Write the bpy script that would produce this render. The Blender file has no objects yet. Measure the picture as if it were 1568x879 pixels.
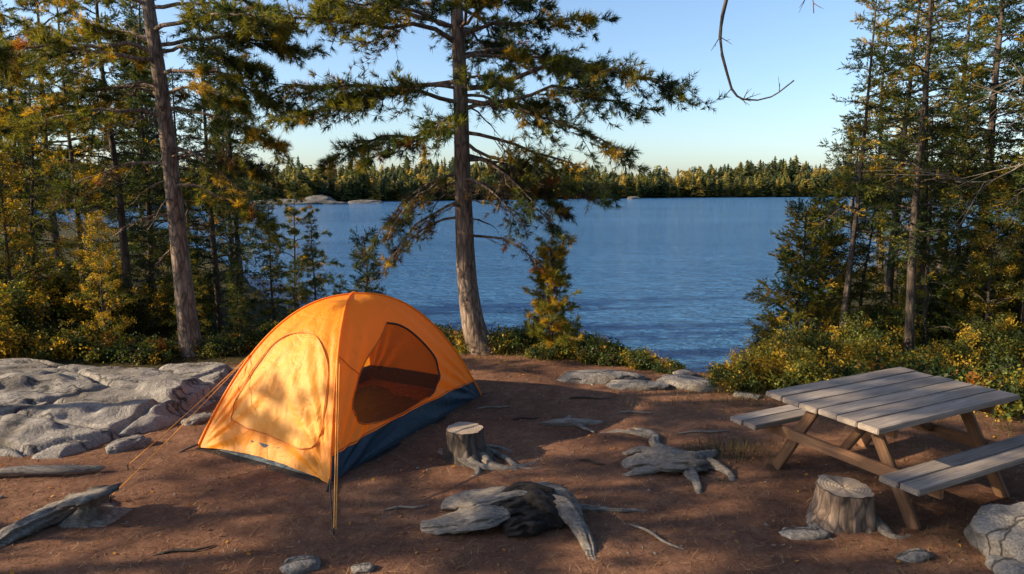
import bpy, bmesh, math, numpy as np
from mathutils import Vector, Matrix, Euler
R=np.random.RandomState(7)
sc=bpy.context.scene
# ---------------------------------------------------------------- noise
_perm=np.random.RandomState(1).permutation(256); _val=np.random.RandomState(2).rand(256)
def vn(p):
    p=np.asarray(p,float); i=np.floor(p).astype(int); f=p-i; f=f*f*(3-2*f)
    out=0
    for dx in (0,1):
        for dy in (0,1):
            for dz in (0,1):
                h=_perm[(_perm[(_perm[(i[...,0]+dx)&255]+i[...,1]+dy)&255]+i[...,2]+dz)&255]
                w=(f[...,0] if dx else 1-f[...,0])*(f[...,1] if dy else 1-f[...,1])*(f[...,2] if dz else 1-f[...,2])
                out=out+w*_val[h]
    return out
def fbm(p,o=4):
    p=np.asarray(p,float); s=0;a=.5
    for k in range(o):
        s=s+a*vn(p*(2**k)+k*17.3); a*=.5
    return s/(1-.5**o)
def f2(x,y,s,o=4,z=0.):
    return fbm(np.stack([x*s,y*s,np.zeros_like(x)+z],-1),o)
def sm(x,a,b):
    t=np.clip((x-a)/(b-a),0,1); return t*t*(3-2*t)
# ---------------------------------------------------------------- mesh builder
def mesh_from(name,parts,mats,smooth=None):
    V=[];L=[];S=[];M=[];C=[];SM=[];vo=0;lo=0
    for p in parts:
        v,f,m=p[0],np.asarray(p[1]),p[2]
        c=p[3] if len(p)>3 and p[3] is not None else np.ones((len(v),3))*.5
        s=p[4] if len(p)>4 else False
        V.append(v);C.append(c);k=f.shape[1];n=len(f)
        L.append((f+vo).ravel());S.append(lo+np.arange(n)*k);M.append(np.full(n,m) if np.isscalar(m) else m);SM.append(np.full(n,s))
        vo+=len(v);lo+=n*k
    V=np.concatenate(V);L=np.concatenate(L);S=np.concatenate(S);M=np.concatenate(M);C=np.concatenate(C);SM=np.concatenate(SM)
    me=bpy.data.meshes.new(name)
    me.vertices.add(len(V));me.vertices.foreach_set("co",V.astype(np.float32).ravel())
    me.loops.add(len(L));me.loops.foreach_set("vertex_index",L.astype(np.int32))
    me.polygons.add(len(S));me.polygons.foreach_set("loop_start",S.astype(np.int32))
    me.polygons.foreach_set("material_index",M.astype(np.int32));me.polygons.foreach_set("use_smooth",SM)
    a=me.color_attributes.new("Col",'FLOAT_COLOR','POINT')
    a.data.foreach_set("color",np.concatenate([C,np.ones((len(C),1))],1).astype(np.float32).ravel())
    for m in mats: me.materials.append(m)
    me.update(calc_edges=True)
    return me
def obj(name,me,loc=(0,0,0),rot=(0,0,0),scale=(1,1,1),parent=None):
    o=bpy.data.objects.new(name,me);sc.collection.objects.link(o)
    o.location=loc;o.rotation_euler=rot;o.scale=scale
    if parent: o.parent=parent
    return o
def grid_faces(nu,nv,wrap=False):
    a=np.arange(nu*nv).reshape(nu,nv)
    if wrap:
        b=np.roll(a,-1,1);return np.stack([a[:-1],b[:-1],b[1:],a[1:]],-1).reshape(-1,4)
    return np.stack([a[:-1,:-1],a[:-1,1:],a[1:,1:],a[1:,:-1]],-1).reshape(-1,4)
def tube(P,r,n=8,ridge=0.,seed=0,flat=(1,1),af=2.2,zf=.22):
    P=np.asarray(P,float);r=np.asarray(r,float)*np.ones(len(P))
    T=np.gradient(P,axis=0);T/=np.linalg.norm(T,axis=1)[:,None]+1e-9
    ref=np.array([0,0,1.]) if abs(T[:,2]).mean()<.8 else np.array([0,1.,0])
    X=np.cross(T,ref);X/=np.linalg.norm(X,axis=1)[:,None]+1e-9
    Y=np.cross(X,T)
    th=np.linspace(0,2*np.pi,n,endpoint=False)
    rr=r[:,None]*np.ones((1,n))
    if ridge:
        q=np.stack([np.cos(th)[None]*af+0*rr,np.sin(th)[None]*af+0*rr,np.arange(len(P))[:,None]*zf+0*rr+seed*3.1],-1)
        rr=rr*(1+ridge*2*(fbm(q,3)-.5))
    V=P[:,None]+rr[...,None]*(np.cos(th)[None,:,None]*X[:,None]*flat[0]+np.sin(th)[None,:,None]*Y[:,None]*flat[1])
    return V.reshape(-1,3),grid_faces(len(P),n,True)
def prisms(A,B,ra,rb):
    D=B-A;D=D/(np.linalg.norm(D,axis=1)[:,None]+1e-9)
    X=np.cross(D,np.array([.3,.2,.93]));X/=np.linalg.norm(X,axis=1)[:,None]+1e-9
    Y=np.cross(D,X);n=len(A);V=np.zeros((n,6,3))
    for k in range(3):
        w=np.cos(k*2.094)*X+np.sin(k*2.094)*Y
        V[:,k]=A+w*ra[:,None];V[:,3+k]=B+w*rb[:,None]
    q=np.array([[0,1,4,3],[1,2,5,4],[2,0,3,5]])
    F=(np.arange(n)[:,None,None]*6+q[None]).reshape(-1,4)
    return V.reshape(-1,3),F
def spline(pts,n=24):
    pts=np.asarray(pts,float);m=len(pts);out=[]
    P=np.vstack([2*pts[0]-pts[1],pts,2*pts[-1]-pts[-2]])
    for i in np.linspace(0,m-1-1e-6,n):
        k=int(i);t=i-k;a,b,c,d=P[k],P[k+1],P[k+2],P[k+3]
        out.append(.5*((2*b)+(c-a)*t+(2*a-5*b+4*c-d)*t*t+(3*b-a-3*c+d)*t**3))
    return np.array(out)
# ---------------------------------------------------------------- materials
def mat(name):
    m=bpy.data.materials.new(name);m.use_nodes=True;nt=m.node_tree
    return m,nt,nt.nodes["Principled BSDF"],nt.nodes["Material Output"]
def N(nt,t,**k):
    n=nt.nodes.new(t)
    for a,b in k.items():
        if a in n.inputs.keys(): n.inputs[a].default_value=b
        else: setattr(n,a,b)
    return n
def ramp(nt,fac,stops):
    r=nt.nodes.new("ShaderNodeValToRGB");e=r.color_ramp.elements
    while len(e)<len(stops): e.new(.5)
    for i,(p,c) in enumerate(stops):
        e[i].position=p;e[i].color=(*c,1) if len(c)==3 else c
    nt.links.new(fac,r.inputs[0]);return r.outputs[0]
def coords(nt,scale=(1,1,1),kind="Object"):
    t=nt.nodes.new("ShaderNodeTexCoord");m=nt.nodes.new("ShaderNodeMapping");m.inputs["Scale"].default_value=scale
    nt.links.new(t.outputs[kind],m.inputs[0]);return m.outputs[0]
def noise(nt,vec,scale,detail=6,rough=.6,dist=0):
    n=N(nt,"ShaderNodeTexNoise",Scale=scale,Detail=detail,Roughness=rough,Distortion=dist);nt.links.new(vec,n.inputs["Vector"]);return n.outputs["Fac"]
def bump(nt,h,strength,dist,prev=None):
    b=N(nt,"ShaderNodeBump",Strength=strength,Distance=dist);nt.links.new(h,b.inputs["Height"])
    if prev: nt.links.new(prev,b.inputs["Normal"])
    return b.outputs[0]
def mix(nt,f,a,b,mode='MIX'):
    m=nt.nodes.new("ShaderNodeMix");m.data_type='RGBA';m.blend_type=mode
    for i,v in ((0,f),(6,a),(7,b)):
        if isinstance(v,(int,float)): m.inputs[i].default_value=v
        elif isinstance(v,tuple): m.inputs[i].default_value=(*v,1)
        else: nt.links.new(v,m.inputs[i])
    return m.outputs[2]
def foliage_mat(name,trans=.4):
    m,nt,p,o=mat(name)
    a=N(nt,"ShaderNodeAttribute",attribute_name="Col")
    p.inputs["Roughness"].default_value=.55;p.inputs["Specular IOR Level"].default_value=.25
    nt.links.new(a.outputs["Color"],p.inputs["Base Color"])
    t=nt.nodes.new("ShaderNodeBsdfTranslucent");nt.links.new(mix(nt,1.,a.outputs["Color"],(1.6,1.4,.6),'MULTIPLY'),t.inputs[0])
    ms=nt.nodes.new("ShaderNodeMixShader");ms.inputs[0].default_value=trans
    nt.links.new(p.outputs[0],ms.inputs[1]);nt.links.new(t.outputs[0],ms.inputs[2]);nt.links.new(ms.outputs[0],o.inputs[0])
    return m
M_leaf=foliage_mat("needle_foliage")
def bark_mat(name,c1,c2,c3):
    m,nt,p,o=mat(name);v=coords(nt,(1,1,.22))
    n1=noise(nt,v,16,8,.7,.6);n2=noise(nt,coords(nt),3,3)
    w=N(nt,"ShaderNodeTexVoronoi",Scale=14.,feature='DISTANCE_TO_EDGE');nt.links.new(v,w.inputs["Vector"])
    c=ramp(nt,n1,[(.32,c1),(.52,c2),(.7,c3)]);c=mix(nt,ramp(nt,n2,[(.45,(0,0,0)),(.7,(.6,.6,.6))]),c,c3)
    c=mix(nt,ramp(nt,w.outputs["Distance"],[(0.,(.8,.8,.8)),(.12,(0,0,0))]),c,c1)
    nt.links.new(c,p.inputs["Base Color"]);p.inputs["Roughness"].default_value=.9
    b=bump(nt,w.outputs["Distance"],.6,.03);b=bump(nt,n1,.7,.02,b);nt.links.new(b,p.inputs["Normal"]);return m
M_bark=bark_mat("pine_bark",(.035,.024,.018),(.16,.108,.078),(.33,.25,.19))
M_bark2=bark_mat("dark_bark",(.02,.016,.013),(.07,.05,.04),(.14,.11,.085))
def rock_mat(name="granite"):
    m,nt,p,o=mat(name);v=coords(nt)
    n1=noise(nt,v,3.5,8,.65,.4);n2=noise(nt,v,60,4,.7);n3=noise(nt,v,1.3,5,.6)
    c=ramp(nt,n1,[(.3,(.06,.054,.05)),(.5,(.20,.18,.165)),(.72,(.38,.345,.31))])
    c=mix(nt,.5,c,ramp(nt,n2,[(.35,(.05,.045,.04)),(.6,(.36,.33,.30))]))
    c=mix(nt,ramp(nt,n3,[(.48,(0,0,0)),(.64,(.85,.85,.85))]),c,(.075,.06,.046))
    c=mix(nt,ramp(nt,noise(nt,v,7,5,.7),[(.62,(0,0,0)),(.7,(.4,.4,.4))]),c,(.46,.43,.38))
    nn=N(nt,"ShaderNodeTexNoise",Scale=2.,Detail=5.);nt.links.new(v,nn.inputs["Vector"])
    w=N(nt,"ShaderNodeTexVoronoi",Scale=1.1,feature='DISTANCE_TO_EDGE')
    d=nt.nodes.new("ShaderNodeVectorMath");d.operation='ADD'
    nt.links.new(coords(nt,(.6,2.0,1)),d.inputs[0]);nt.links.new(nn.outputs["Color"],d.inputs[1]);nt.links.new(d.outputs[0],w.inputs["Vector"])
    cr=ramp(nt,w.outputs["Distance"],[(0.,(0,0,0)),(.03,(1,1,1))])
    c=mix(nt,cr,(.03,.026,.022),c)
    nt.links.new(c,p.inputs["Base Color"]);p.inputs["Roughness"].default_value=.85
    b=bump(nt,cr,.5,.03);b=bump(nt,n1,.9,.10,b);b=bump(nt,n2,.4,.01,b);nt.links.new(b,p.inputs["Normal"]);return m
M_rock=rock_mat()
def ground_mat():
    m,nt,p,o=mat("forest_soil");v=coords(nt)
    n1=noise(nt,v,.9,6,.6);n2=noise(nt,v,9,8,.7,.3);n3=noise(nt,v,70,5,.75)
    c=ramp(nt,n2,[(.3,(.09,.042,.027)),(.5,(.27,.132,.08)),(.72,(.48,.27,.165))])
    c=mix(nt,.45,c,ramp(nt,n3,[(.3,(.05,.026,.018)),(.55,(.30,.16,.10)),(.75,(.60,.38,.24))]))
    c=mix(nt,ramp(nt,n1,[(.42,(0,0,0)),(.62,(.7,.7,.7))]),c,(.12,.058,.04))
    a=N(nt,"ShaderNodeAttribute",attribute_name="Col")
    moss=ramp(nt,noise(nt,v,6,6,.7),[(.35,(.015,.016,.006)),(.55,(.045,.04,.012)),(.75,(.12,.085,.02))])
    sep=nt.nodes.new("ShaderNodeSeparateColor");nt.links.new(a.outputs["Color"],sep.inputs[0])
    c=mix(nt,sep.outputs[0],c,moss)
    nt.links.new(c,p.inputs["Base Color"]);p.inputs["Roughness"].default_value=.95;p.inputs["Specular IOR Level"].default_value=.15
    b=bump(nt,n2,.9,.08);b=bump(nt,n3,.9,.02,b);nt.links.new(b,p.inputs["Normal"]);return m
M_ground=ground_mat()
def water_mat():
    m,nt,p,o=mat("lake_water")
    n1=noise(nt,coords(nt,(.8,2.4,1)),.9,4,.6,.5);n2=noise(nt,coords(nt,(1,2.6,1)),4.,3,.6);n3=noise(nt,coords(nt,(.02,.06,1)),1,4);n4=noise(nt,coords(nt,(.10,.38,1)),1,5,.6,.5)
    nt.links.new(ramp(nt,n3,[(.35,(.035,.13,.30)),(.65,(.065,.19,.39))]),p.inputs["Base Color"])
    p.inputs["Roughness"].default_value=.08;p.inputs["IOR"].default_value=1.33
    b=bump(nt,n4,.8,1.0);b=bump(nt,n1,1.,.5,b);b=bump(nt,n2,.9,.12,b);nt.links.new(b,p.inputs["Normal"]);return m
def wood_mat(name,cs,gs=1.,rough=.8,rnd=.25):
    m,nt,p,o=mat(name)
    n1=noise(nt,coords(nt,(1.5,28*gs,28*gs)),1.6,8,.65,.5);n2=noise(nt,coords(nt,(1,4,4)),2.5,5,.6);n3=noise(nt,coords(nt,(4,120*gs,120*gs)),1.,4,.7)
    c=ramp(nt,n1,[(.3,cs[0]),(.52,cs[1]),(.72,cs[2])]);c=mix(nt,ramp(nt,n2,[(.4,(0,0,0)),(.7,(.7,.7,.7))]),c,cs[0])
    c=mix(nt,.3,c,ramp(nt,n3,[(.35,cs[0]),(.65,cs[2])]))
    oi=nt.nodes.new("ShaderNodeObjectInfo");mr=N(nt,"ShaderNodeMapRange");mr.inputs[3].default_value=1-rnd;mr.inputs[4].default_value=1+rnd
    nt.links.new(oi.outputs["Random"],mr.inputs[0]);h=N(nt,"ShaderNodeHueSaturation");nt.links.new(mr.outputs[0],h.inputs["Value"]);nt.links.new(c,h.inputs["Color"])
    nt.links.new(h.outputs[0],p.inputs["Base Color"]);p.inputs["Roughness"].default_value=rough
    b=bump(nt,n1,.35,.006);b=bump(nt,n3,.3,.003,b);nt.links.new(b,p.inputs["Normal"]);return m
M_plank=wood_mat("weathered_plank",[(.10,.078,.064),(.25,.21,.18),(.38,.33,.29)])
M_frame=wood_mat("timber_frame",[(.07,.032,.016),(.18,.09,.045),(.28,.155,.08)])
def driftwood_mat(name,dark=False):
    m,nt,p,o=mat(name)
    v=coords(nt,(1,1,1));n1=noise(nt,coords(nt,(3,14,14)),4,8,.7,.8);n2=noise(nt,v,50,5,.7);n0=noise(nt,v,5,5,.6)
    if dark: st=[(.35,(.012,.009,.008)),(.55,(.045,.032,.024)),(.75,(.16,.12,.09))]
    else: st=[(.3,(.055,.042,.033)),(.47,(.25,.212,.178)),(.7,(.54,.49,.43))]
    c=ramp(nt,n1,st);c=mix(nt,.25,c,ramp(nt,n2,st));c=mix(nt,ramp(nt,n0,[(.54,(0,0,0)),(.72,(.75,.75,.75))]),c,st[0][1])
    nt.links.new(c,p.inputs["Base Color"]);p.inputs["Roughness"].default_value=.85
    b=bump(nt,n1,1.,.05);b=bump(nt,n2,.4,.01,b);nt.links.new(b,p.inputs["Normal"]);return m
M_drift=driftwood_mat("weathered_driftwood");M_char=driftwood_mat("rotten_dark_wood",True)
def cutwood():
    m,nt,p,o=mat("cut_wood_rings");v=coords(nt)
    w=N(nt,"ShaderNodeTexWave",wave_type='RINGS',rings_direction='Z',Scale=14.,Distortion=3.);w.inputs["Detail"].default_value=3;nt.links.new(v,w.inputs["Vector"])
    c=ramp(nt,w.outputs["Fac"],[(0,(.26,.19,.135)),(1,(.46,.37,.28))]);c=mix(nt,ramp(nt,noise(nt,v,9,5),[(.4,(0,0,0)),(.7,(.7,.7,.7))]),c,(.2,.16,.13))
    nt.links.new(c,p.inputs["Base Color"]);p.inputs["Roughness"].default_value=.8;nt.links.new(bump(nt,w.outputs["Fac"],.3,.004),p.inputs["Normal"]);return m
M_cut=cutwood()
def fabric(name,c,trans=.4,rough=.55,transp=0.):
    m,nt,p,o=mat(name);v=coords(nt)
    n1=noise(nt,v,5,4,.55,.8)
    p.inputs["Base Color"].default_value=(*c,1);p.inputs["Roughness"].default_value=rough
    b=bump(nt,n1,.45,.06)
    w=noise(nt,coords(nt,(1.2,1.2,.5)),11,3,.5,.5);b=bump(nt,w,.25,.025,b);nt.links.new(b,p.inputs["Normal"])
    t=nt.nodes.new("ShaderNodeBsdfTranslucent");t.inputs[0].default_value=(*c,1);nt.links.new(b,t.inputs["Normal"])
    ms=nt.nodes.new("ShaderNodeMixShader");ms.inputs[0].default_value=trans
    nt.links.new(p.outputs[0],ms.inputs[1]);nt.links.new(t.outputs[0],ms.inputs[2]);out=ms.outputs[0]
    if transp:
        tr=nt.nodes.new("ShaderNodeBsdfTransparent");m2=nt.nodes.new("ShaderNodeMixShader");m2.inputs[0].default_value=transp
        nt.links.new(out,m2.inputs[1]);nt.links.new(tr.outputs[0],m2.inputs[2]);out=m2.outputs[0]
    nt.links.new(out,o.inputs[0]);return m
M_or=fabric("orange_nylon",(.97,.34,.018),.42);M_pale=fabric("pale_orange_panel",(.97,.44,.055),.42)
M_seam=fabric("orange_seam",(.62,.15,.012),.1);M_blue=fabric("navy_groundsheet",(.008,.035,.065),.1)
M_mesh=fabric("mosquito_mesh",(.14,.038,.014),.3,.8,.5);M_zip=fabric("dark_zip",(.03,.012,.01),0.)
M_line=fabric("yellow_guy_line",(.75,.30,.03),0.);M_metal=fabric("dark_webbing",(.02,.018,.018),0.)
# ---------------------------------------------------------------- terrain
EX=[-400,-60,-25,-12,-6,-3,-1.5,1,2,3,4,6,10,30,60,400];EY=[500,75,44,27,16,11.6,10.7,10.3,9.2,8.6,9.2,13,20,40,70,500]
SA=[-180,-100,-60,-45,-30,-20,-8,5,25,45,60,100,180];SR=[500,400,150,170,200,235,270,330,460,430,380,400,500]
def shoreR(x,y):
    az=np.degrees(np.arctan2(x,y));return np.interp(az,SA,SR)+16*(f2(az,az*0,.3,4)-.5)
def terr(x,y):
    x=np.asarray(x,float);y=np.asarray(y,float)
    d=y-np.interp(x,EX,EY)+1.2*(f2(x,y,.7,3)-.5)
    r=np.hypot(x,y)
    near=-3.0*sm(d,-.2,3.6)-4*sm(d,3,14)
    clear=np.exp(-((x/6)**2+((y-6)/5)**2)**2)
    near=near+.10*(f2(x,y,.45,3)-.5)+(.045*(f2(x,y,2.3,4)-.5))+ (1-clear)*.5*(f2(x,y,.22,3,5.)-.5)*sm(-d,0,3)
    Rs=shoreR(x,y)
    far=-7+5.4*sm(r-Rs,-12,2)+7.5*sm(r-Rs,0,90)+13*(f2(x,y,.010,3)-.5)*sm(r-Rs,5,60)+8*sm(r-Rs,90,600)
    return np.maximum(near,far)
def tz(x,y): return float(terr(np.array([x]),np.array([y]))[0])
nr,na=300,640
rad=.3*(4000/.3)**(np.arange(nr)/(nr-1));ang=np.linspace(0,2*np.pi,na,endpoint=False)
gx=(rad[:,None]*np.sin(ang));gy=(rad[:,None]*np.cos(ang));gz=terr(gx,gy)
cl=sm(((gx-0)/5.2)**2+((gy-5.5)/4.6)**2+.9*(f2(gx,gy,1.1,3)-.5),.9,1.5)
V=np.stack([gx,gy,gz],-1).reshape(-1,3);C=np.repeat(cl.reshape(-1,1),3,1)
V=np.vstack([V,[[0,0,tz(0,0)]]]);C=np.vstack([C,[[0,0,0]]])
F=grid_faces(nr,na,True);ii=np.arange(na)
me=mesh_from("ground",[(V,F[:,::-1],0,C,True),(V[[nr*na]+list(range(na))],np.stack([np.zeros(na,int),ii+1,(ii+1)%na+1],-1),0,np.zeros((na+1,3)),True)],[M_ground])
obj("ground",me)
wv=np.array([[-4000,-500,-2.],[4000,-500,-2],[4000,4000,-2],[-4000,4000,-2]],float)
obj("lake_water",mesh_from("lake",[(wv,np.array([[0,1,2,3]]),0)],[water_mat()]))
# ---------------------------------------------------------------- foliage templates
def tpl_needles(n,L,w,sp,al,seed):
    r=np.random.RandomState(seed);V=[]
    for i in range(n):
        u=r.rand();a=sp*(.35+.65*r.rand())*(1.1-.4*u);ph=r.rand()*6.283
        b=np.array([0,0,u*al]);dr=np.array([np.cos(ph)*np.sin(a),np.sin(ph)*np.sin(a),np.cos(a)])
        s=np.cross(dr,r.randn(3));s/=np.linalg.norm(s);l=L*(.7+.5*r.rand())
        V+= [b-s*w/2,b+s*w/2,b+dr*l]
    V=np.array(V);return V,np.arange(len(V)).reshape(-1,3)
def tpl_leaves(n,L,spread,seed):
    r=np.random.RandomState(seed);V=[]
    for i in range(n):
        c=r.randn(3)*spread;c[2]=abs(c[2]);dr=r.randn(3);dr/=np.linalg.norm(dr);s=np.cross(dr,r.randn(3));s/=np.linalg.norm(s);l=L*(.6+.7*r.rand())
        V+=[c,c+dr*l*.5+s*l*.3,c+dr*l,c+dr*l*.5-s*l*.3]
    V=np.array(V);return V,np.arange(len(V)).reshape(-1,4)
TP={'pine':[tpl_needles(16,.105,.0095,1.15,.07,s) for s in (1,2,3)],
    'canopy':[tpl_needles(9,.14,.030,1.15,.09,s) for s in (14,15,16)],
    'spruce':[tpl_needles(12,.06,.016,1.0,.16,s) for s in (4,5,6)],
    'leaf':[tpl_leaves(7,.055,.055,s) for s in (7,8,9)],
    'fineleaf':[tpl_leaves(8,.036,.04,s) for s in (10,11,12)]}
def place(kind,P,D,S,C,r):
    parts=[];sel=r.randint(0,3,len(P))
    for k in range(3):
        q=sel==k
        if not q.any(): continue
        V,F=TP[kind][k];p,dd,s,c=P[q],D[q],S[q],C[q]
        Z=dd/(np.linalg.norm(dd,axis=1)[:,None]+1e-9);X=np.cross(Z,r.randn(*Z.shape));X/=np.linalg.norm(X,axis=1)[:,None]+1e-9;Y=np.cross(Z,X)
        W=p[:,None]+s[:,None,None]*(V[None,:,0:1]*X[:,None]+V[None,:,1:2]*Y[:,None]+V[None,:,2:3]*Z[:,None])
        Fo=(np.arange(len(p))[:,None,None]*len(V)+F[None]).reshape(-1,F.shape[1])
        kf=F.shape[1];cc=np.repeat(c,len(V),0)
        nv=len(cc)//kf;cc=cc*np.repeat(.7+.6*r.rand(nv,1),kf,0)
        parts.append((W.reshape(-1,3),Fo,1,cc,False))
    return parts
DG=np.array([.022,.040,.013]);MG=np.array([.054,.082,.020]);YG=np.array([.145,.150,.024]);GO=np.array([.36,.24,.024]);RU=np.array([.26,.10,.02]);BR=np.array([.075,.052,.026])
def pal(r,n,w):
    cs=np.array([DG,MG,YG,GO,RU,BR]);k=r.choice(6,n,p=np.array(w)/sum(w));return cs[k]
def limb_parts(r,p0,az,L,rise,droop,fol,w,kind,r0,acc,tw=16,twl=.36,ts=1.,sub=2,kt=6,t0=.22,hang=0.):
    n=9;t=np.linspace(0,1,n);az=math.radians(az);h=np.array([math.cos(az),math.sin(az),0]);s=np.array([-h[1],h[0],0])
    wob=np.cumsum(r.randn(n)*.03)*L;wz=np.cumsum(r.randn(n)*.022)*L;wob[0]=wz[0]=0
    P=p0+h*(L*t)[:,None]+s*wob[:,None];P[:,2]+=L*(rise*t-droop*t*t)+wz
    acc['tubes'].append(tube(P,r0*(1-t)**.8+.004,6))
    m=max(2,int(tw));tt=t0+(1-t0)*np.sort(r.rand(m))**.8;tt[-1]=1
    A=np.stack([np.interp(tt,t,P[:,k]) for k in range(3)],-1)
    T=np.gradient(P,axis=0);T/=np.linalg.norm(T,axis=1)[:,None];T=np.stack([np.interp(tt,t,T[:,k]) for k in range(3)],-1)
    sg=np.where(np.arange(m)%2==0,1,-1);a=np.radians(r.uniform(25,75,m));a[-1]=.1
    D=T*np.cos(a)[:,None]+s*(np.sin(a)*sg)[:,None]+np.array([0,0,1])*r.uniform(-.45-hang,.25-hang*.5,m)[:,None]
    D/=np.linalg.norm(D,axis=1)[:,None]
    l=L*twl*(1.15-.7*tt)*r.uniform(.5,1.2,m);l=np.maximum(l,.12)
    B=A+D*l[:,None];B[:,2]-=l*.12
    acc['segs'].append((A,B,np.full(m,.3*r0*.5+.003),np.full(m,.0025)))
    cl=pal(r,m,w)
    def tufts(A,B,cl,k):
        m=len(A);u=(np.arange(k)[None]+r.rand(m,k))/k*.85+.18
        P=A[:,None]+(B-A)[:,None]*u[...,None];dd=(B-A)/(np.linalg.norm(B-A,axis=1)[:,None]+1e-9)
        Dd=dd[:,None]+r.randn(m,k,3)*.35+np.array([0,0,.25]);P=P+r.randn(m,k,3)*.012
        cc=np.repeat(cl[:,None],k,1)*(.75+.5*r.rand(m,k,1))
        keep=r.rand(m*k)<fol
        acc['t'].append((P.reshape(-1,3)[keep],Dd.reshape(-1,3)[keep],ts*(.75+.5*r.rand(m*k))[keep],cc.reshape(-1,3)[keep]))
    tufts(A,B,cl,kt)
    if sub:
        ia=np.repeat(np.arange(m),sub);u=r.uniform(.25,.9,len(ia));A2=A[ia]+(B-A)[ia]*u[:,None]
        D2=D[ia]+r.randn(len(ia),3)*np.array([.6,.6,.35]);D2/=np.linalg.norm(D2,axis=1)[:,None];l2=l[ia]*r.uniform(.3,.6,len(ia));B2=A2+D2*l2[:,None]
        acc['segs'].append((A2,B2,np.full(len(A2),.003),np.full(len(A2),.002)));tufts(A2,B2,cl[ia],max(2,kt//2))
def finish_tree(name,acc,kind,bark,r,loc=None):
    parts=[(v,f,0,None,True) for v,f in acc['tubes']]
    if acc['segs']:
        A,B,ra,rb=[np.concatenate([s[i] for s in acc['segs']]) for i in range(4)];v,f=prisms(A,B,ra,rb);parts.append((v,f,0,None,False))
    if acc['t']:
        P,D,S,C=[np.concatenate([s[i] for s in acc['t']]) for i in range(4)]
        if len(P): parts+=place(kind,P,D,S,C,r)
    return mesh_from(name,parts,[bark,M_leaf])
def trunk_tube(path,r0,r1,acc,n=14,flare=.45):
    path=spline(path,26);z=path[:,2];t=(z-z[0])/(z[-1]-z[0]);rr=r0+(r1-r0)*t**.85+r0*flare*np.exp(-(z-z[0])/.25)
    acc['tubes'].append(tube(path,rr,n,.12,seed=int(r0*1000)))
    return path
def hero(name,base,path,r0,r1,limbs,rand,seed,bark=None,dens=1.):
    r=np.random.RandomState(seed);acc=dict(tubes=[],segs=[],t=[])
    p=trunk_tube([(x,y,z) for x,y,z in path],r0,r1,acc)
    def at(z): return np.array([np.interp(z,p[:,2],p[:,k]) for k in range(3)])
    for (z,az,L,ri,dr,fol,w) in limbs:
        limb_parts(r,at(z),az,L,ri,dr,fol*dens,w,'pine',.010+.009*L,acc,tw=int(8+9*L),kt=7,sub=3,twl=.34,hang=.35 if w is WB else .12)
    for _ in range(rand['n']):
        z=r.uniform(*rand['z']);L=r.uniform(*rand['L'])*(1 if z<rand['zt'] else max(.25,(path[-1][2]+.3-z)/(path[-1][2]-rand['zt'])))
        limb_parts(r,at(z),r.uniform(*rand.get('az',(0,360))),L,r.uniform(.05,.45),r.uniform(.1,.5),rand['fol'],rand['w'],'pine',.010+.009*L,acc,tw=int(7+8*L),kt=6,sub=3)
    for _ in range(rand.get('dead',0)):
        z=r.uniform(*rand['dz']);L=r.uniform(.3,1.1)
        limb_parts(r,at(z),r.uniform(0,360),L,r.uniform(-.1,.3),r.uniform(.1,.6),.0,[0,0,0,0,0,1],'pine',.012,acc,tw=6,sub=2)
    me=finish_tree(name,acc,'pine',bark or M_bark,r);o=obj(name,me,base);return o
WN=[2.2,4.3,4,1.3,.1,.2]; WY=[.8,3,5.5,2.6,.12,.1]; WB=[1.5,2.5,1.5,.8,.5,3.5]; WD=[5,4.5,1.6,.4,.05,.3]  # WY gold weight puts the look of sunlight into the needle colours
cb=(-.43,9.9,tz(-.43,9.9)-.1)
limbs=[(3.9,-6,3.1,.18,.24,1.,WN),(3.75,8,2.5,.25,.30,1.,WN),(4.35,20,2.3,.3,.25,1.,WN),(3.6,-25,2.3,.0,.25,.9,WY),
 (4.0,178,2.7,.12,.12,1.,WY),(3.7,196,2.3,.15,.3,1.,WY),(3.4,170,1.9,.0,.2,.95,WY),(4.5,185,2.5,.3,.2,1.,WN),(4.7,165,2.2,.3,.2,1.,WN),(3.9,190,1.6,.1,.2,1,WY),
 (3.2,-12,1.7,-.05,.35,.8,WB),(3.0,15,1.5,.1,.6,.7,WB),(3.3,200,1.4,0,.35,.8,WN),(3.3,-8,2.1,0,.35,.8,WY),
 (2.75,190,1.35,-.1,.65,.3,WB),(2.55,-15,1.5,.15,.5,.35,WB),(2.35,172,1.2,-.1,.6,.3,WB),(2.7,210,1.1,.05,.6,.3,WB),(2.1,185,1.15,.2,.75,.25,WB),(2.9,-30,1.3,0,.5,.35,WB),(2.6,160,1.2,.1,.7,.35,WB),(2.95,0,1.4,-.05,.4,.4,WB),(2.6,-50,1.2,0,.5,.3,WB),
 (1.85,-12,1.1,.12,.45,.12,[0,1,0,0,3,3]),(3.5,250,1.2,.1,.4,.7,WN),(3.9,290,1.3,.2,.3,.7,WN),(4.6,0,1.9,.35,.2,1,WY),(4.3,-15,1.7,.2,.2,1,WY),(3.8,-5,1.3,.1,.2,1,WY)]
hero("pine_tree",cb,[(0,0,0),(-.16,.02,.6),(-.25,.05,1.4),(-.28,.05,2.6),(-.31,.05,4.2),(-.36,.0,6),(-.3,0,8.8)],.17,.03,limbs,
     dict(n=24,z=(4.5,8.6),L=(1.2,2.4),zt=6,fol=.9,w=WN,dead=11,dz=(1.7,4.3)),21,None,.85)
lb=(-4.85,10.1,tz(-4.85,10.1)-.1)
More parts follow.
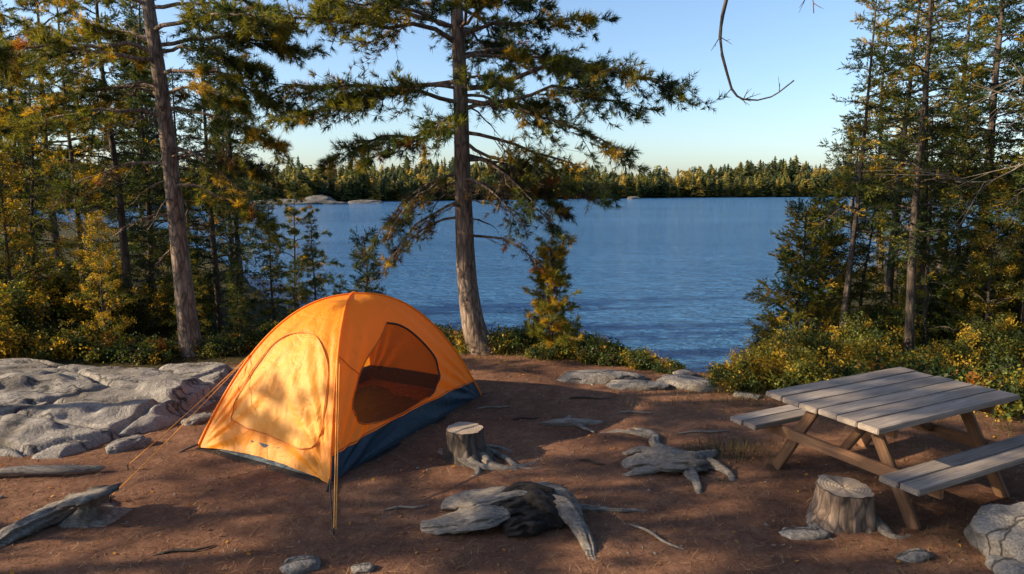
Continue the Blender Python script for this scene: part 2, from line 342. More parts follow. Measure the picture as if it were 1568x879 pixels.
limbs=[(4.2,0,1.9,.15,.35,1,WN),(3.7,-10,1.7,0,.3,.9,WY),(3.2,8,1.5,.1,.5,.5,WB),(4.6,10,2.0,.3,.25,1,WY),(4.0,185,2.2,.1,.25,1,WN),(4.5,175,2.6,.2,.2,1,WY),(3.6,200,2.2,0,.2,.8,WY),
 (3.1,-5,1.5,-.05,.7,.5,WY),(2.9,190,1.6,.1,.4,.4,WB),(4.4,215,2.0,.2,.2,1,WN),(4.8,-35,2.2,.2,.2,1,WN),(3.9,150,2,.1,.2,.9,WN),(3.0,20,1.3,.25,.3,.4,WB),
 (4.5,-10,1.6,.1,.3,1,WY),(3.9,-20,1.4,.1,.3,1,WY),(2.6,-10,1.3,.1,.5,.5,WY)]
hero("pine_tree",lb,[(0,0,0),(-.05,0,.8),(-.12,.02,2.4),(-.2,.03,4),(-.32,0,6),(-.3,0,9.6)],.15,.035,limbs,
     dict(n=24,z=(4.6,9.4),L=(1.2,2.3),zt=6.5,fol=1.,w=WY,dead=16,dz=(1.6,4.6)),33)
def conifer(name,seed,H,r0,c0,Lmax,n,w,kind='spruce',droop=(.2,.6),rise=(0,.35),fol=1.,tw=12,ts=1.,power=.9,bark=None,sub=2,kt=5):
    r=np.random.RandomState(seed);acc=dict(tubes=[],segs=[],t=[])
    p=trunk_tube([(0,0,0),(r.uniform(-.1,.1),r.uniform(-.1,.1),H*.33),(r.uniform(-.15,.15),r.uniform(-.1,.1),H*.66),(r.uniform(-.1,.1),0,H)],r0,.012,acc,10,.3)
    for i in range(n):
        z=c0+(H-c0)*((i+r.rand())/n)**1.;q=(H-z)/(H-c0);L=max(.14,Lmax*q**power*r.uniform(.45,1.15))
        p0=np.array([np.interp(z,p[:,2],p[:,k]) for k in range(3)])
        limb_parts(r,p0,i*137.5+r.uniform(-30,30),L,r.uniform(*rise)+.3*(1-q),r.uniform(*droop)*q,fol*r.uniform(.6,1),w,kind,.008+.01*L,acc,tw=max(4,int(tw*(.4+.6*q))),sub=sub,kt=kt,ts=ts,t0=.12)
    return finish_tree(name,acc,kind,bark or M_bark2,r)
SP=[conifer("spruce_a",1,7.5,.09,.7,1.25,62,WD,kt=4),conifer("spruce_b",2,6.2,.07,.3,1.15,56,WN,kt=4),conifer("spruce_c",3,8.5,.10,2.3,1.2,50,WD,fol=.8,kt=4),conifer("spruce_d",4,7.,.075,2.6,.95,40,WY,fol=.7,kt=4)]
LA=[conifer("gold_a",5,5.0,.06,.4,1.2,46,[0,1,4.5,6,.2,0],'leaf',(0,.2),(.2,.7),.9,10,1.,.7,kt=4),conifer("gold_b",6,6.5,.07,1.2,1.3,46,[1,2.5,4.5,3.5,.1,0],'leaf',(0,.2),(.2,.7),.85,10,1.,.6,kt=4)]
PN=[conifer("pine_a",7,9.,.13,2.0,2.4,38,WN,'pine',(.1,.4),(.1,.5),1.,16,1.2,.6,M_bark,2,6),conifer("pine_b",8,8.,.11,3.0,2.0,30,WY,'pine',(.1,.4),(.1,.5),1.,15,1.2,.6,M_bark,2,6)]
CN=[conifer("shade_canopy_a",17,10.,.14,2.2,2.6,34,WN,'canopy',(.1,.4),(.1,.5),1.,11,1.3,.5,M_bark,1,4),conifer("shade_canopy_b",18,9.,.12,1.4,2.3,30,WN,'canopy',(.1,.4),(.1,.5),1.,10,1.3,.6,M_bark,1,4),
    conifer("shade_canopy_thin",19,8.,.12,2.6,1.8,12,WN,'canopy',(.1,.4),(.1,.5),.8,8,1.2,.5,M_bark,1,4),
    conifer("shade_canopy_high",20,10.,.14,4.9,2.0,26,WN,'canopy',(.1,.4),(.1,.4),1.,10,1.3,.4,M_bark,1,4)]  # meshes for unseen pines, added to cast shade and block sky
def put(name,me,x,y,s=1.,rz=0,tilt=0,az=0):
    o=obj(name,me,(x,y,tz(x,y)-.08),(math.radians(tilt)*math.cos(az),math.radians(tilt)*math.sin(az),rz),(s,s,s));return o
r=np.random.RandomState(50)
L=[(-5.3,12.2,0,.75),(-6.6,11.6,2,.85),(-7.6,12.,3,.8),(-8.8,12.5,1,.75),(-7.1,13.2,0,.85),(-9.8,13.8,2,.8),(-5.9,14.6,2,.7),(-8.3,15.6,0,.85),(-11.4,13.2,3,.9),(-11.,15.8,1,.9),(-13.2,15.5,2,.8),(-7.4,18.5,2,.8),(-10.2,19.5,0,.9),(-13.6,18.6,3,.95),(-16,17,0,.95),(-9.4,23,0,.8),(-13,24,2,1.),(-17,23,1,1.1),(-4.35,12.3,1,.38),(-3.7,12.6,1,.3),(-5.2,10.9,1,.35),(-6.2,12.9,0,.6),(-5.7,11.6,1,.42)]
for x,y,k,s in L: put("spruce_tree",SP[k],x,y,s*r.uniform(.92,1.08),r.uniform(0,6),r.uniform(0,4),r.uniform(0,6))
for x,y,k,s in [(-7.7,9.6,0,.5),(-9.2,10.9,1,.7),(-6.3,10.4,0,.42),(-10.0,10.9,0,.6),(-11.4,11.9,1,.85),(-8.3,11.2,0,.6),(-6.6,16.,1,.7),(-12.5,13.4,1,1.0),(-7.1,11.5,0,.55)]:
    put("golden_birch_tree",LA[k],x,y,s,r.uniform(0,6))
for x,y,k,s in [(-9.,13.6,1,.85),(-6.5,20.5,1,.7)]: put("pine_tree",PN[k],x,y,s,r.uniform(0,6))
for x,y,k,s in [(4.75,9.7,3,.72),(5.6,9.4,2,.72),(6.35,10.3,3,.95),(7.4,9.6,2,.85),(7.9,11.6,0,.9),(6.8,12.2,2,.85),(9.2,10.4,0,.95),(9.,13.2,2,1.),(10.8,11.8,3,1.1),(8.,14.6,3,.9),(11.5,14.4,0,1.15),(13.5,16,2,1.2),(13,20.5,0,1.2),(7.,8.5,3,.8),(12.8,12.6,2,1.1),(8.5,8.9,3,1.),(6.1,9.9,0,.5),(7.2,10.9,1,.7),(8.3,10.2,0,.6),(5.5,10.6,1,.45)]:
    put("spruce_tree",SP[k],x,y,s*r.uniform(.95,1.05),r.uniform(0,6),r.uniform(1,5),r.uniform(0,6))
for x,y,k,s in [(5.6,11.2,1,.55),(8.6,10.6,1,.75),(9.9,12.4,1,.9),(7.6,13.3,0,.8),(6.9,9.7,0,.5)]:
    put("golden_birch_tree",LA[k],x,y,s,r.uniform(0,6))
YGP=[0,0,7,4,0,0]  # light put into the needle colours to offset shade on the sapling
YP=conifer("young_pine",11,1.9,.03,.10,.60,44,YGP,'pine',(0,.1),(.5,.9),1.,10,.85,.75,None,2,5)
put("young_pine_tree",YP,.60,9.95,.86,.4)
YG2=conifer("young_spruce",12,2.6,.035,.25,.75,44,[1,3,4,4,0,0],'spruce',(0,.2),(.2,.6),1.,10,.9,.8)
put("young_spruce_tree",YG2,4.35,10.1,.93,1.);put("young_spruce_tree",YG2,3.9,10.4,.6,2.);put("young_spruce_tree",YG2,4.9,10.9,.9,3.)
YS=conifer("small_spruce",13,2.4,.03,.3,.5,36,WD,'spruce',(0,.2),(.2,.6),1.,8,.8,.9)
for x,y,s in [(-2.35,11.1,.74),(-3.45,11.0,.5),(-2.9,11.5,.4),(-4.2,10.4,.35),(-4.6,11.3,.5)]: put("young_spruce_tree",YS,x,y,s,x)
# unseen forest on the sun side and behind the camera, added to cast shade
for x,y,k,s in [(-10.6,5.9,3,1.),(-10.9,3.4,3,.9),(-8.9,2.4,2,.8),(-15,2.,3,1.1)]: put("pine_tree",CN[k],x,y,s,r.uniform(0,6))
for x,y,k,s in [(-5.5,-3.2,0,1.),(-2.6,-4.6,1,1.),(.4,-3.8,0,.95),(3.2,-4.4,1,1.05),(5.8,-2.6,0,1.),(8.,-.4,1,1.),(8.4,2.8,0,.95),(9.6,5.6,1,1.),(-1.,-7.5,0,1.1),(4.5,-7.5,0,1.1),(9.5,-4.,0,1.1),(-6.,-7.,1,1.1),(11.5,2.,0,1.1),(1.8,-5.8,0,1.2)]: put("pine_tree",CN[k],x,y,s,r.uniform(0,6))
def shrub(seed,w,h,n,palw,kind='leaf',ts=1.):
    r=np.random.RandomState(seed);acc=dict(tubes=[],segs=[],t=[])
    for i in range(n):
        a=r.rand()*6.283;q=r.rand()**.5*w*.45;p0=np.array([math.cos(a)*q*.6,math.sin(a)*q*.6,0]);hh=h*(1-.6*(q/(w*.5))**2)*r.uniform(.5,1.25)
        p1=np.array([math.cos(a)*q*1.1,math.sin(a)*q*1.1,hh]);D=p1-p0;m=9
        u=r.uniform(.25,1,m);A=p0+D*u[:,None];B=A+r.randn(m,3)*np.array([.13,.13,.08])*min(1,h*1.6)
        acc['segs'].append((p0[None],p1[None],np.array([.006]),np.array([.003])));acc['segs'].append((A,B,np.full(m,.003),np.full(m,.0015)))
        c=pal(r,1,palw);uu=r.rand(m,3,1);P=A[:,None]+(B-A)[:,None]*uu;P=P.reshape(-1,3)
        acc['t'].append((P,r.randn(len(P),3)+np.array([0,0,.8]),ts*r.uniform(.7,1.3,len(P)),c*r.uniform(.6,1.4,(len(P),1))))
    return finish_tree("shrub%d"%seed,acc,kind,M_bark2,r)
SH=[shrub(1,1.3,.75,60,[.5,2,4.5,5,.2,0]),shrub(2,1.1,.45,60,[2,3,3,2,.4,.5],'fineleaf',1.2),shrub(3,1.0,.4,55,[3,4,2,.8,.3,.5],'fineleaf',1.2),shrub(4,1.5,1.1,70,[2,4,4,2.5,.1,0])]
def ps(k,x,y,s): put("shrub",SH[k],x,y,s,r.uniform(0,6))
for k,x,y,s in [(0,3.0,8.3,.6),(0,3.5,8.0,.7),(3,3.9,8.9,.6),(0,4.4,8.5,.65),(1,2.75,8.1,.7),(3,4.8,9.2,.6),(1,4.9,8.0,1.),(0,5.5,8.5,.6),(1,6.,7.6,1.),(2,5.2,7.4,1.),(3,6.4,8.9,.6),(1,7.2,7.7,1.1),(0,7.9,8.5,.8),(2,6.6,6.9,1.),(0,3.5,8.8,.7),(2,4.1,7.9,1.),
 (1,-.1,10.1,.8),(2,.45,9.7,.6),(1,1.05,9.75,.8),(2,1.3,9.6,.8),(1,1.75,9.3,.6),(2,-.75,10.2,.8),(1,.2,10.5,1.),(2,.9,10.3,.9),(2,2.1,9.0,.5),(1,-1.3,10.5,.8),(2,2.9,8.75,.6),
 (0,-7.3,9.6,.7),(1,-6.7,9.9,.9),(2,-5.9,10.,.9),(0,-8.4,9.0,.8),(2,-5.3,9.9,.8),(2,-4.4,10.2,.8),(1,-3.7,10.6,.8),(2,-2.9,10.7,.8),(3,-9.5,9.9,.9),(3,-7.9,10.6,.9),(3,-6.9,11.6,.9),(3,-10.5,10.5,1.),(3,-9.2,11.9,1.),(3,-6,12.6,.9),(3,6.9,10.6,1.),(3,8.2,11.3,1.1),(3,9.6,11.6,1.1),(3,5.7,10.1,.7),(3,10.8,13,1.3),(3,-11.9,12.2,1.2),(3,-8.1,13.,1.1)]: ps(k,x,y,s)
# ---------------------------------------------------------------- right-hand pine with dead limbs reaching over
r2=np.random.RandomState(91);acc=dict(tubes=[],segs=[],t=[])
trunk_tube([(5.9,4.1,-.1),(5.95,4.1,2),(6.0,4.15,5),(5.9,4.2,8)],.16,.05,acc)
def bare(pts,r0,tw=0,seed=0,L=.2,r1=.003):
    rr_=np.random.RandomState(seed);P=spline(pts,22);P[1:-1]+=rr_.randn(20,3)*.008;acc['tubes'].append(tube(P,r1+(r0-r1)*(1-np.linspace(0,1,22))**1.8,6))
    if tw:
        i=rr_.randint(5,21,tw);D=np.gradient(P,axis=0)[i];D/=np.linalg.norm(D,axis=1)[:,None];D=D+rr_.randn(tw,3)*.6;D/=np.linalg.norm(D,axis=1)[:,None];A=P[i];B=A+D*(L*rr_.uniform(.4,1.3,tw))[:,None]
        acc['segs'].append((A,B,np.full(tw,.004),np.full(tw,.0015)));A2=A+(B-A)*.5;B2=A2+(D+rr_.randn(tw,3)*.5)*(L*.4);acc['segs'].append((A2,B2,np.full(tw,.0025),np.full(tw,.001)))
bare([(5.95,4.15,5.0),(4.5,4.4,4.9),(2.9,4.5,4.6),(1.75,4.5,4.2),(1.40,4.5,3.72),(1.32,4.5,3.42),(1.37,4.5,3.12),(1.46,4.5,2.98),(1.62,4.5,2.97),(1.80,4.5,3.09)],.035,16,3,.09,.0045)
bare([(4.0,4.5,4.85),(2.6,4.5,4.6),(1.95,4.5,4.0),(1.9,4.5,3.5)],.014,7,9,.14)
bare([(5.95,4.1,2.2),(4.9,4.7,2.6),(4.0,5.0,2.7),(3.5,5.1,2.45),(3.15,5.1,2.52)],.02,12,4,.45)
bare([(5.95,4.1,2.7),(4.9,4.8,3.0),(4.1,5.2,3.05),(3.65,5.2,2.85)],.016,10,5,.4)
bare([(5.95,4.1,3.2),(4.8,4.9,3.2),(4.1,5.4,3.3),(3.9,5.4,3.2)],.016,9,6,.4)
for i in range(12):
    limb_parts(r2,np.array([5.95,4.15,r2.uniform(4.8,7.8)]),r2.uniform(-100,100),r2.uniform(1,2),.3,.3,1.,WN,'pine',.03,acc,tw=16,sub=3,kt=6)
obj("pine_tree",finish_tree("overhanging_pine",acc,'pine',bark_mat("pale_dead_bark",(.05,.04,.03),(.13,.10,.075),(.24,.2,.16)),r2))
# ---------------------------------------------------------------- distant forest
def far_tpl(seed,round_=False):
    r=np.random.RandomState(seed);V=[]
    def tri(a,b,c): V.extend([a,b,c])
    wd=r.uniform(.15,.23)
    if round_:
        nl=6
        for j in range(nl):
            c=np.array([r.randn()*.09,r.randn()*.09,r.uniform(.4,.88)]);
            for k in range(16):
                d_=r.randn(3);d_/=np.linalg.norm(d_);p=c+d_*r.uniform(.05,.13);s_=np.cross(d_,r.randn(3));s_/=np.linalg.norm(s_);tri(p-s_*.05,p+s_*.05,p+np.cross(d_,s_)*.08)
        tri(np.array([-.012,0,0]),np.array([.012,0,0]),np.array([0,0,.8]));return np.array(V),np.arange(len(V)).reshape(-1,3)
    for i in range(11):
        z=.1+.85*i/10;q=(1-z)**.6*wd
        for k in range(8):
            a=k*.785+r.rand()*.9;l=q*r.uniform(.45,1.5)+.012;d_=np.array([math.cos(a),math.sin(a)]);s_=np.array([-d_[1],d_[0]])*q*.42
            top=np.array([0,0,z+.09*r.uniform(.7,1.3)]);tri(top,np.array([*(d_*l+s_),z-.04*r.rand()]),np.array([*(d_*l-s_),z-.04*r.rand()]))
    V=np.array(V);return V,np.arange(len(V)).reshape(-1,3)
FT=[far_tpl(s) for s in range(4)]+[far_tpl(s,True) for s in (20,21,22,23)]
rf=np.random.RandomState(5);n=6200;az=np.radians(rf.uniform(-60,60,n));dep=rf.rand(n)**1.5*100+1.5
Rr=np.interp(np.degrees(az),SA,SR);x=np.sin(az)*(Rr+dep);y=np.cos(az)*(Rr+dep);Rr=shoreR(x,y);x=np.sin(az)*(Rr+dep);y=np.cos(az)*(Rr+dep);z=terr(x,y)
hh=(5.4+Rr*.0155)*(.40+.75*rf.rand(n)**.8)*(1+.45*(f2(x,y,.03,3)-.5)*2);hh=hh*np.where(rf.rand(n)<.05,1.4,1);sel=rf.randint(0,8,n);parts=[]
ok=(z>-2)
colr=np.array([[.034,.050,.020],[.07,.08,.026],[.16,.145,.032],[.30,.22,.05]])[rf.choice(4,n,p=[.34,.3,.22,.14])]
for k in range(8):
    q=(sel==k)&ok;Vt,Ft=FT[k];m=q.sum();th=rf.rand(m)*6.283;c_,s_=np.cos(th)[:,None],np.sin(th)[:,None]
    X=(Vt[None,:,0]*c_-Vt[None,:,1]*s_);Y=(Vt[None,:,0]*s_+Vt[None,:,1]*c_);h=hh[q][:,None]*(.85 if k>3 else 1);fat=rf.uniform(.9,1.9,m)[:,None]
    W=np.stack([X*h*fat+x[q][:,None],Y*h*fat+y[q][:,None],Vt[None,:,2]*h+z[q][:,None]-.3],-1).reshape(-1,3)
    F=(np.arange(m)[:,None,None]*len(Vt)+Ft[None]).reshape(-1,3);cc=np.repeat(colr[q],len(Vt),0)*np.repeat(rf.uniform(.6,1.4,(len(F),1)),3,0)
    parts.append((W,F,0,cc,False))
obj("distant_forest",mesh_from("distant_forest",parts,[M_leaf]))
# ---------------------------------------------------------------- rocks
def ico(sub,seed,flat,fn=1.2,amp=.5):
    bm=bmesh.new();bmesh.ops.create_icosphere(bm,subdivisions=sub,radius=1);V=np.array([v.co[:] for v in bm.verts]);F=np.array([[v.index for v in f.verts] for f in bm.faces]);bm.free()
    n=fbm(V*fn+seed*7.1,4);n2=fbm(V*fn*3+seed*3.3,3);V=V*(1+amp*2*(n-.5)+.2*(n2-.5))[:,None]
    V=np.sign(V)*np.abs(V)**.8;V[:,2]*=flat;return V,F
def rock(x,y,sx,sy,h,seed,rz=0,name="granite_rock",sink=.35,m=None):
    V,F=ico(5 if sx>.6 else 4,seed,1);V=V*np.array([sx/2,sy/2,h*.75]);o=obj(name,mesh_from(name,[(V,F,0,None,True)],[m or M_rock]),(x,y,tz(x,y)+h*.25-h*sink*.3),(0,0,rz));return o
for a in [(1.15,8.5,1.05,.42,.11,1,.05),(1.55,8.15,.75,.28,.07,2,-.15),(2.3,8.15,1.05,.36,.12,3,-.55),(2.25,8.65,.35,.28,.09,4,.3),(2.75,7.72,.32,.18,.05,6,-.5),
  (3.62,4.22,.95,.9,.34,10,.3),(3.2,4.0,.35,.3,.10,11,0),(2.05,4.5,.35,.16,.05,13,0),(2.65,4.2,.22,.12,.05,14,.2),(-1.35,4.1,.26,.18,.05,16,.4),(-.95,4.08,.16,.1,.04,21,.1),(-3.6,6.15,.4,.2,.09,17,.8),(-3.3,6.9,.35,.2,.08,18,.8)]: rock(*a)
def dark_rock_mat():
    m,nt,p,o=mat("shore_granite");v=coords(nt);nt.links.new(ramp(nt,noise(nt,v,.6,6,.7),[(.35,(.03,.028,.025)),(.6,(.13,.12,.11)),(.75,(.24,.22,.2))]),p.inputs["Base Color"]);p.inputs["Roughness"].default_value=.9;return m
M_shore=dark_rock_mat()
for x,y,sx,sy,h,s in [(-66,209,30,8,1.3,31),(-60,214,10,6,2.4,32),(-84,212,16,8,1.2,33),(-48,226,12,5,1.,34),(57,323,6,4,1.2,35),(122,396,10,5,1.4,37),(150,406,12,5,1.,38)]:
    V,F=ico(4,s,1);obj("shore_rock",mesh_from("shore_rock",[(V*np.array([sx/2,sy/2,h]),F,0,None,True)],[M_shore]),(x,y,-1.9))
# large granite slab on the left
nu,nv=230,170;u=np.linspace(-8.6,-2.9,nu);v=np.linspace(5.0,9.8,nv);X,Y=np.meshgrid(u,v,indexing='ij')
poly=lambda X,Y:(sm(Y-(5.75+.55*(X+4.2)*(X>-4.2)*2.6),-.25,.35)*sm(-(X+3.35),-.15,.45)*sm(9.3-Y,-.1,.6))
wx=X+.5*(f2(X,Y,.8,3)-.5);wy=Y+.5*(f2(X,Y,.8,3,9.)-.5)
mask=poly(X+.5*(f2(X,Y,1.2,3)-.5),Y+.6*(f2(X,Y,1.2,3,4.)-.5))
base=.13*mask+.07*sm(-(X),3.6,6.5)*mask+.05*sm(Y,6,8)*mask
st=base+.34*(f2(X,Y,.8,4,2.)-.5)*mask;step=.08;q=st/step;st=(np.floor(q)+sm(q-np.floor(q),.7,1.))*step
rs=np.random.RandomState(3);S=np.stack([rs.uniform(-9,-2.5,34),rs.uniform(4.5,11,34)],-1)
dd=np.sqrt(((wx[...,None]-S[:,0])*.5)**2+((wy[...,None]-S[:,1])*1.25)**2);dd.sort(axis=-1);ed=dd[...,1]-dd[...,0]
Z=st*.95+base*.2-.10*(1-sm(ed,0,.07))*mask+.07*(f2(X,Y,4,4)-.5)*mask-.14*(1-mask)
g=terr(X,Y);V=np.stack([X,Y,g+Z],-1).reshape(-1,3);obj("granite_outcrop",mesh_from("outcrop",[(V,grid_faces(nu,nv)[:,::-1],0,None,True)],[M_rock]))
# ---------------------------------------------------------------- stumps, roots, driftwood
def empty(name,loc,rz=0):
    e=bpy.data.objects.new(name,None);sc.collection.objects.link(e);e.location=loc;e.rotation_euler=(0,0,rz);return e
def stump(x,y,r0,h,seed,roots,jag=0,barkm=None,name="tree_stump"):
    e=empty(name,(x,y,tz(x,y)));n,m=64,16;th=np.linspace(0,6.2832,n,endpoint=False);t=np.linspace(0,1,m)
    lob=sum(np.clip(np.cos(th-a),0,1)**6 for a,_,_ in roots)
    T,TH=np.meshgrid(t,th,indexing='ij')
    q=np.stack([np.cos(TH)*2.5,np.sin(TH)*2.5,T*.8+seed],-1)
    rr=r0*(1.0+.22*(fbm(q,4)-.5)*2+.14*(fbm(q*4,2)-.5)+(1-T)**3*(.15+.45*lob[None]))
    top=h*(1+jag*(fbm(np.stack([np.cos(th)*2,np.sin(th)*2,th*0+seed],-1),3)-.5)*2)
    V=np.stack([rr*np.cos(TH),rr*np.sin(TH),T*top[None]-.04],-1)
    obj("bark_body",mesh_from("stump_body",[(V.reshape(-1,3),grid_faces(m,n,True),0,None,True)],[barkm or M_bark]),parent=e)
    k=10;s=np.linspace(1,0.02,k)[:,None];cap=np.stack([s*V[-1,:,0]*.985,s*V[-1,:,1]*.985,(V[-1,:,2][None]*s**.5+(1-s**.5)*(h-.04-(.03 if jag else 0)))+.004+0*s],-1)
    cap[...,2]+=.012*(fbm(cap*14,3)-.5);obj("cut_top",mesh_from("stump_top",[(cap.reshape(-1,3),grid_faces(k,n,True),0,None,True)],[M_cut]),parent=e)
    for j,(a,L,w) in enumerate(roots):
        pts=[]
        for i in range(7):
            d_=r0*.6+L*i/6;aa=a+.35*math.sin(i*.9+seed+j);X_,Y_=d_*math.cos(aa),d_*math.sin(aa);pts.append((X_,Y_,tz(x+X_,y+Y_)-tz(x,y)+.06*(1-i/6)**2-.008*i*.5))
        P=spline(pts,22);v,f=tube(P,w*(1-np.linspace(0,1,22))**.6+.006,12,.5,seed+j,(1,.7));obj("root_%d"%(j+1),mesh_from("root",[(v,f,0,None,True)],[M_drift]),parent=e)
    return e
stump(-.43,5.92,.165,.30,3,[(-.4,.75,.045),(-.9,.6,.04),(-1.5,.45,.04),(.3,.5,.03),(2.8,.3,.03),(-.1,.85,.025)],0,M_bark2)
stump(2.42,4.72,.19,.30,8,[(-.5,.4,.05),(-2.4,.3,.05),(3.4,.3,.045),(.8,.3,.05)],.08,M_bark)
def chunk(e,name,pts,rad,m,seed,flat=(1,.6),n=40,ridge=.5,k=40):
    P=spline(pts,k);rd=spline([(q,0,0) for q in rad],k)[:,0];rd[0]*=.3;rd[-1]*=.2;v,f=tube(P,rd,n,ridge,seed,flat,3.4,.09)
    big=min(1.,max(rad)/.1)
    v=v+ (np.stack([fbm(v*11+seed,3),fbm(v*11+seed+40,3),fbm(v*13+seed+80,3)],-1)-.5)*.045*big
    nn=len(v);v2=np.vstack([v,[P[0]],[P[-1]]]);i=np.arange(n);f1=np.stack([(i+1)%n,i,np.full(n,nn)],-1);b=(k-1)*n;f2_=np.stack([b+i,b+(i+1)%n,np.full(n,nn+1)],-1)
    obj(name,mesh_from(name,[(v2,f,0,None,True),(v2,np.vstack([f1,f2_]),0,None,True)],[m]),parent=e)
e=empty("rotten_log",(.0,4.75,tz(0,4.75)))
chunk(e,"pale_slab",[(-.66,-.14,.02),(-.42,-.14,.05),(-.2,-.12,.09),(0,-.08,.10)],[.07,.13,.15,.08],M_drift,1,(1,.3))
chunk(e,"upper_slab",[(-.55,.2,.02),(-.3,.2,.06),(-.05,.16,.10),(.18,.08,.10)],[.07,.13,.13,.06],M_drift,2,(1,.35))
chunk(e,"mid_slab",[(-.4,.04,.05),(-.15,.04,.11),(.1,.06,.14)],[.04,.09,.03],M_drift,12,(1,.4),ridge=.8)
chunk(e,"dark_heart",[(-.1,.02,.04),(.08,.03,.08),(.25,.0,.08),(.42,-.08,.03)],[.12,.17,.17,.08],M_char,3,(1,.6),ridge=.9)
chunk(e,"broken_end",[(-.05,-.22,.02),(.1,-.18,.06),(.25,-.14,.05)],[.06,.11,.05],M_char,4,(1,.6),ridge=.9)
chunk(e,"splinter_1",[(-.3,-.02,.12),(0,.03,.18),(.2,.02,.19)],[.03,.05,.015],M_drift,8,(1,.5),ridge=.9)
chunk(e,"splinter_2",[(-.1,.16,.12),(.1,.16,.19),(.32,.10,.18)],[.02,.045,.02],M_char,9,(1,.6),ridge=.9)
chunk(e,"root_tail",[(.25,.1,.14),(.40,-.06,.12),(.5,-.32,.05),(.54,-.6,.0)],[.045,.075,.055,.03],M_drift,5,(1,.6))
chunk(e,"side_root",[(.3,.1,.03),(.55,.15,.02),(.85,.12,.01),(1.15,.17,-.01)],[.045,.03,.02,.01],M_drift,6,(1,.8))
chunk(e,"upper_root",[(.0,.18,.12),(.2,.22,.15),(.4,.14,.12),(.5,-.02,.05)],[.03,.05,.05,.03],M_drift,7,(1,.8))
e=empty("exposed_tree_root",(1.4,5.75,tz(1.4,5.75)))
chunk(e,"crown",[(-.42,.05,-.02),(-.2,.0,.03),(.1,-.05,.05),(.38,.02,.0)],[.08,.17,.2,.1],M_drift,11,(1,.4),ridge=.8)
for j,pts in enumerate([[(.1,-.1,.05),(.12,-.35,.02),(.1,-.6,-.01)],[(-.1,-.1,.04),(-.35,-.2,.01),(-.5,-.22,-.02)],[(.1,.1,.05),(-.05,.4,.03),(-.02,.7,.03),(-.25,.95,.0)],[(0,.6,.02),(-.3,.8,.01),(-.55,.78,-.01)],[(.2,0,.05),(.45,.25,.01),(.5,.5,-.02)],[(.3,0,.03),(.45,-.2,.01),(.42,-.42,-.02)],[(0,0,.08),(-.2,.2,.06),(-.4,.25,.0)]]):
    chunk(e,"root_%d"%(j+1),pts,[.07,.045,.02] if len(pts)==3 else [.06,.05,.04,.02],M_drift,20+j,(1,.7),16,.6,24)
e=empty("exposed_tree_root",(.62,6.75,tz(.62,6.75)))
for j,pts in enumerate([[(-.35,.0,0),(0,0,.02),(.35,.05,0)],[(0,0,.02),(.2,-.25,.0)],[(-.1,0,.02),(0,.25,0)]]): chunk(e,"root_%d"%(j+1),pts,[.02,.06,.02] if len(pts)==3 else [.04,.015],M_drift,30+j,(1,.6),12,.6,16)
e=empty("driftwood_log",(-3.35,4.75,tz(-3.35,4.75)))
chunk(e,"split_slab",[(-.22,-.55,.01),(-.12,-.2,.04),(.02,.1,.05),(.12,.38,.02)],[.05,.09,.08,.04],M_drift,40,(1,.5),ridge=.8)
chunk(e,"block",[(.22,.03,-.03),(.225,.02,.06),(.23,.02,.13),(.22,.02,.19)],[.30,.10,.09,.24],M_drift,41,(1,.9),28,.5,18)
chunk(e,"shard",[(.0,-.1,.02),(.1,.15,.06),(.12,.3,.03)],[.03,.05,.03],M_drift,42,(1,.6))
e=empty("fallen_branch",(-3.9,5.45,tz(-3.9,5.45)));chunk(e,"stem",[(-.7,-.08,.03),(-.3,0,.05),(.1,.03,.05),(.42,.12,.03)],[.035,.04,.035,.02],M_drift,45,(1,1),10,.3,24)
for i,(x,y,a,Ln) in enumerate([(.7,5.75,-.5,.25),(1.0,4.45,-.9,.5),(.15,6.9,.1,.3),(1.35,7.1,-.1,.4),(-2.2,4.3,.3,.4),(1.9,6.5,.15,.6),(.9,7.6,-.1,.5),(-.2,7.3,.2,.4),(.3,5.2,.4,.3),(-.8,4.9,.2,.35)]):
    e=empty("fallen_branch",(x,y,tz(x,y)+.008),a);chunk(e,"stem",[(-Ln/2,0,0),(-Ln/6,.02,.008),(Ln/6,-.01,.008),(Ln/2,.03,0)],[.009,.010,.009,.004],M_drift if i%2 else M_char,50+i,(1,1),7,.2,12)
# ---------------------------------------------------------------- ground litter
rl=np.random.RandomState(77);n=42000
x=rl.uniform(-6,6,n);y=3+rl.rand(n)**1.2*7.5;z=terr(x,y)+.004
th=rl.rand(n)*6.283;Ld=rl.uniform(.02,.075,n);D=np.stack([np.cos(th),np.sin(th),rl.uniform(-.15,.3,n)],-1)*Ld[:,None];W=np.stack([-np.sin(th),np.cos(th),0*th],-1)*.0022
P=np.stack([x,y,z],-1);V=np.stack([P-W,P+W,P+D+W*.5,P+D-W*.5],1).reshape(-1,3);F=np.arange(n*4).reshape(-1,4)
c=np.array([[.36,.22,.12],[.25,.13,.07],[.07,.045,.03],[.50,.35,.2]])[rl.choice(4,n,p=[.35,.35,.2,.1])]
parts=[(V,F,0,np.repeat(c,4,0),False)]
n=4200;cx=rl.uniform(-6,6,n);cy=3+rl.rand(n)**1.2*7;s=rl.uniform(.006,.02,n);th=rl.rand(n)*6.283
z=terr(cx,cy)+.008;a=np.stack([np.cos(th),np.sin(th),rl.uniform(-.6,.6,n)],-1)*s[:,None];b=np.stack([-np.sin(th),np.cos(th),rl.uniform(-.6,.6,n)],-1)*s[:,None]*.6;P=np.stack([cx,cy,z],-1)
V=np.stack([P-a,P+b,P+a,P-b],1).reshape(-1,3);c=np.array([[.5,.26,.04],[.36,.15,.04],[.16,.09,.05],[.2,.13,.08]])[rl.choice(4,n,p=[.12,.25,.43,.2])]
